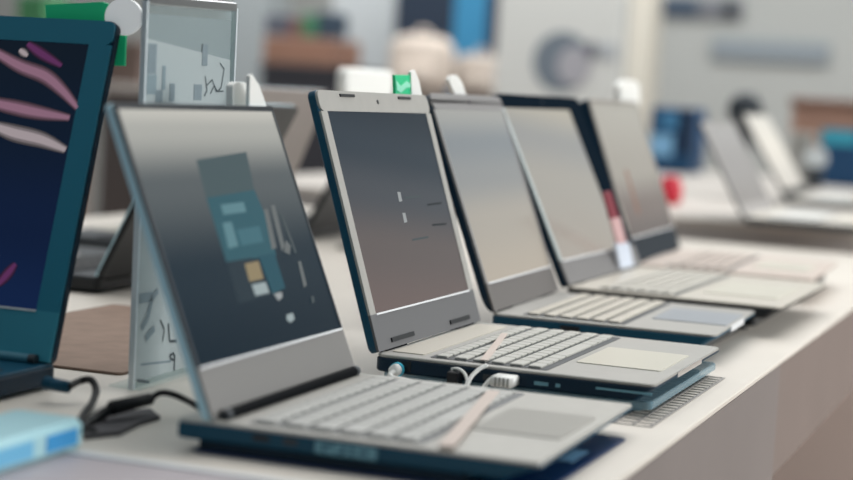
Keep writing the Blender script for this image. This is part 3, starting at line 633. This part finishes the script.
# navy and blue display with backpacks before it
p, q = at_y(402, -70, 8.2), at_y(500, 56, 8.2)
g, z3, hw = unit('display_counter', 'beige topped counter in the distance carrying two beige backpacks', 'counter', 392, 92, 508, 6.4, .5, mat('taupe counter', (128, 118, 112), .6))
g, z4, hw4 = unit('banner_board', 'tall banner board with navy and bright blue panels in the distance', 'banner', 400, -60, 501, 7.2, .06, mat('navy banner', (30, 44, 62), .6))
h4 = z4-FLOOR_Z
obj('blue_panel', boxes(hw4*.18, -.006, .9, hw4*.82, .001, h4-.05), mat('bright blue print panel', (52, 128, 168), .6), g)
obj('ink_panel', boxes(hw4*.84, -.006, .9, hw4*.99, .001, h4-.05), mat('ink print panel', (28, 30, 58), .6), g)
def backpack(label, px0, py0, px1, Y, rgb):
    p, q = at_y(px0, py0, Y), at_y(px1, py0, Y); hw = (q.x-p.x)/2; h = p.z-z3
    root = empty('backpack', ((p.x+q.x)/2, Y, z3), 0, label, 'backpack'); m = mat('cloth '+label[:10], rgb, .85, var=.08, scale=30)
    bm = NB(); prism(bm, rrect(-hw, 0, hw, h, hw*.6, 8), -.09, .09, .03, Matrix(((1, 0, 0, 0), (0, 0, -1, 0), (0, 1, 0, 0), (0, 0, 0, 1)))); obj('bag_body', bm, m, root, True)
    bm = NB(); prism(bm, rrect(-hw*.7, h*.08, hw*.7, h*.5, hw*.25, 6), .08, .12, .012, Matrix(((1, 0, 0, 0), (0, 0, -1, 0), (0, 1, 0, 0), (0, 0, 0, 1)))); obj('pocket', bm, m, root, True)
    bm = NB(); tube(bm, [(-.03, 0, h-.01), (-.02, 0, h+.025), (.02, 0, h+.025), (.03, 0, h-.01)], .008); obj('grab_handle', bm, m, root, True)
backpack('pale beige backpack on the distant counter before the navy banner', 395, 34, 452, 6.6, (206, 192, 180))
backpack('darker beige backpack on the distant counter before the blue banner', 456, 54, 508, 6.82, (176, 164, 154))
# white poster board with grey ring print
g, z5, hw = unit('poster_board', 'tall white poster board printed with a grey round shape', 'poster', 503, -60, 627, 6.2, .05, mat('white poster board', (212, 212, 208), .6))
x0, y0 = at_y(503, -60, 6.2).x, 6.2
def disc(name, px, py, rp, m, off, sx=1.0):
    c = at_y(px, py, 6.2); e = at_y(px+rp, py, 6.2); R = (e.x-c.x)
    P = [(c.x-g.location.x+sx*R*math.cos(t*math.pi/20), c.z-FLOOR_Z+R*math.sin(t*math.pi/20)) for t in range(40)]
    bm = NB(); prism(bm, P, off-.002, off, 0, Matrix(((1, 0, 0, 0), (0, 0, -1, 0), (0, 1, 0, 0), (0, 0, 0, 1)))); return obj(name, bm, m, g)
disc('printed_ring', 562, 62, 29, mat('slate print', (112, 122, 132), .7), .003)
disc('printed_disc', 574, 66, 19, mat('lilac grey print', (168, 166, 172), .7), .006, .9)
disc('printed_dot', 592, 50, 8, mat('dark slate print', (98, 98, 110), .7), .009, .7)
c = at_y(605, 51, 6.2); obj('printed_bar', boxes(c.x-g.location.x-.03, -.005, c.z-FLOOR_Z-.035, c.x-g.location.x+.05, .001, c.z-FLOOR_Z+.03), mat('mist print', (172, 176, 180), .7), g)
# wall signs
def sign(label, px0, py0, px1, py1, m, inner=None):
    p, q = at_y(px0, py0, WY-.03), at_y(px1, py1, WY-.03); zc = (p.z+q.z)/2; hz = .5*abs(at_y((px0+px1)/2, py0, WY).z-at_y((px0+px1)/2, py1, WY).z)
    root = empty('wall_sign', ((p.x+q.x)/2, WY, zc), 0, label, 'sign'); hw = (q.x-p.x)/2
    obj('sign_board', boxes(-hw, -.04, -hz, hw, 0, hz, ch=.004), m, root)
    if inner: obj('dark_block', boxes(-hw*.95, -.045, -hz*.9, -hw*.1, -.03, hz*.9), inner, root); obj('dark_block', boxes(hw*.55, -.045, -hz*.9, hw*.85, -.03, hz*.9), M_dkgrey, root)
    return root
sign('dark grey sign bar high on the back wall with a navy block', 662, -2, 742, 18, mat('grey sign', (112, 114, 120), .6), mat('slate navy block', (58, 74, 92), .6))
sign('long blue grey sign strip on the back wall', 713, 41, 828, 62, mat('blue grey sign', (132, 140, 146), .6))
g, z6, hw = unit('wooden_cabinet', 'brown wooden cabinet in the distance at the right edge', 'cabinet', 793, 97, 905, 5.6, .5, mat('light brown wood', (176, 138, 120), .6, var=.08, scale=6), mat('brown top board', (130, 98, 84), .6))
g, z7, hw = unit('shelf_unit', 'low white and dark shelf unit behind the green badge tag', 'shelf', 104, 83, 152, 4.6, .4, mat('dark taupe unit', (92, 84, 82), .6), mat('pale shelf board', (206, 198, 192), .6))
goods('product_box', 'brown box on the low shelf unit beside the notice holder', 'box', 106, 40, 140, 83, 4.7, .2, mat('brown box card', (118, 100, 92), .7), z7)
g, z8, hw = unit('shelf_unit', 'brown shelf unit with green goods behind the large dark laptop', 'shelf', -60, 26, 48, 5.4, .4, mat('brown grey unit', (122, 106, 98), .6))
goods('product_box', 'dull green box on the brown shelf unit at the top left', 'box', 18, -6, 44, 26, 5.45, .2, mat('dull green card', (74, 136, 92), .7), z8)

# ---------------------------------------------------------------- light
w = bpy.data.worlds.new('world'); bpy.context.scene.world = w; w.use_nodes = True; nt = w.node_tree
bg = nt.nodes['Background']; tc = nt.nodes.new('ShaderNodeTexCoord'); sp = nt.nodes.new('ShaderNodeSeparateXYZ'); rp = nt.nodes.new('ShaderNodeValToRGB')
ml = nt.nodes.new('ShaderNodeMath'); ml.operation = 'MULTIPLY_ADD'; ml.inputs[1].default_value = .5; ml.inputs[2].default_value = .5
nt.links.new(tc.outputs['Generated'], sp.inputs[0]); nt.links.new(sp.outputs['Z'], ml.inputs[0]); ym = nt.nodes.new('ShaderNodeMath'); ym.operation = 'MULTIPLY_ADD'; ym.inputs[1].default_value = .22
nt.links.new(sp.outputs['Y'], ym.inputs[0]); nt.links.new(ml.outputs[0], ym.inputs[2]); nt.links.new(ym.outputs[0], rp.inputs['Fac']); nt.links.new(rp.outputs['Color'], bg.inputs['Color'])
rp.color_ramp.elements[0].position = .45; rp.color_ramp.elements[0].color = (.05, .12, .15, 1)
rp.color_ramp.elements[1].position = .8; rp.color_ramp.elements[1].color = (.82, .86, .88, 1)
bg.inputs['Strength'].default_value = .5
def area(name, loc, target, sx, sy, power, rgb=(1, 1, 1)):
    l = bpy.data.lights.new(name, 'AREA'); l.shape = 'RECTANGLE'; l.size = sx; l.size_y = sy; l.energy = power; l.color = rgb
    o = bpy.data.objects.new(name, l); C.objects.link(o); o.location = loc; o.rotation_euler = (Vector(target)-Vector(loc)).to_track_quat('-Z', 'Y').to_euler(); return o
area('ceiling_lamp_over_table', (.0, 1.4, 2.3), (0, .6, 0), 2.5, 3, 62, (1, .99, .97))
area('ceiling_lamp_far', (-1.5, 5.5, 2.9), (-1.8, 6.5, 0), 5, 3, 150, (.98, 1, 1))
area('added_side_light', (6.6, 3.6, 2.3), (0, .6, 0), 5, 2.6, 270, (.97, 1, 1))  # unseen side light added to light the scene; no window is built
area('added_fill_light', (2.2, .6, .6), (.1, 2.1, -.3), .8, .8, 26, (1, .98, .96))  # fill light added to brighten the end of the far table
area('wall_wash', (-1.0, 6.0, 2.6), (-1.0, 9, .6), 8, 1.5, 90, (.98, 1, 1))

# ---------------------------------------------------------------- camera
cd = bpy.data.cameras.new('camera'); co = bpy.data.objects.new('camera', cd); C.objects.link(co)
co.matrix_world = Matrix(((rgt.x, upv.x, -fwd.x, CAM.x), (rgt.y, upv.y, -fwd.y, CAM.y), (rgt.z, upv.z, -fwd.z, CAM.z), (0, 0, 0, 1)))
cd.sensor_width = 36; cd.sensor_fit = 'HORIZONTAL'; cd.lens = FPX/W*36; cd.clip_start = .05; cd.clip_end = 60
cd.dof.use_dof = True; cd.dof.focus_distance = 1.63; cd.dof.aperture_fstop = 3.5
bpy.context.scene.camera = co
vs = bpy.context.scene.view_settings; vs.view_transform = 'Standard'; vs.look = 'None'; vs.exposure = 0; vs.gamma = 1
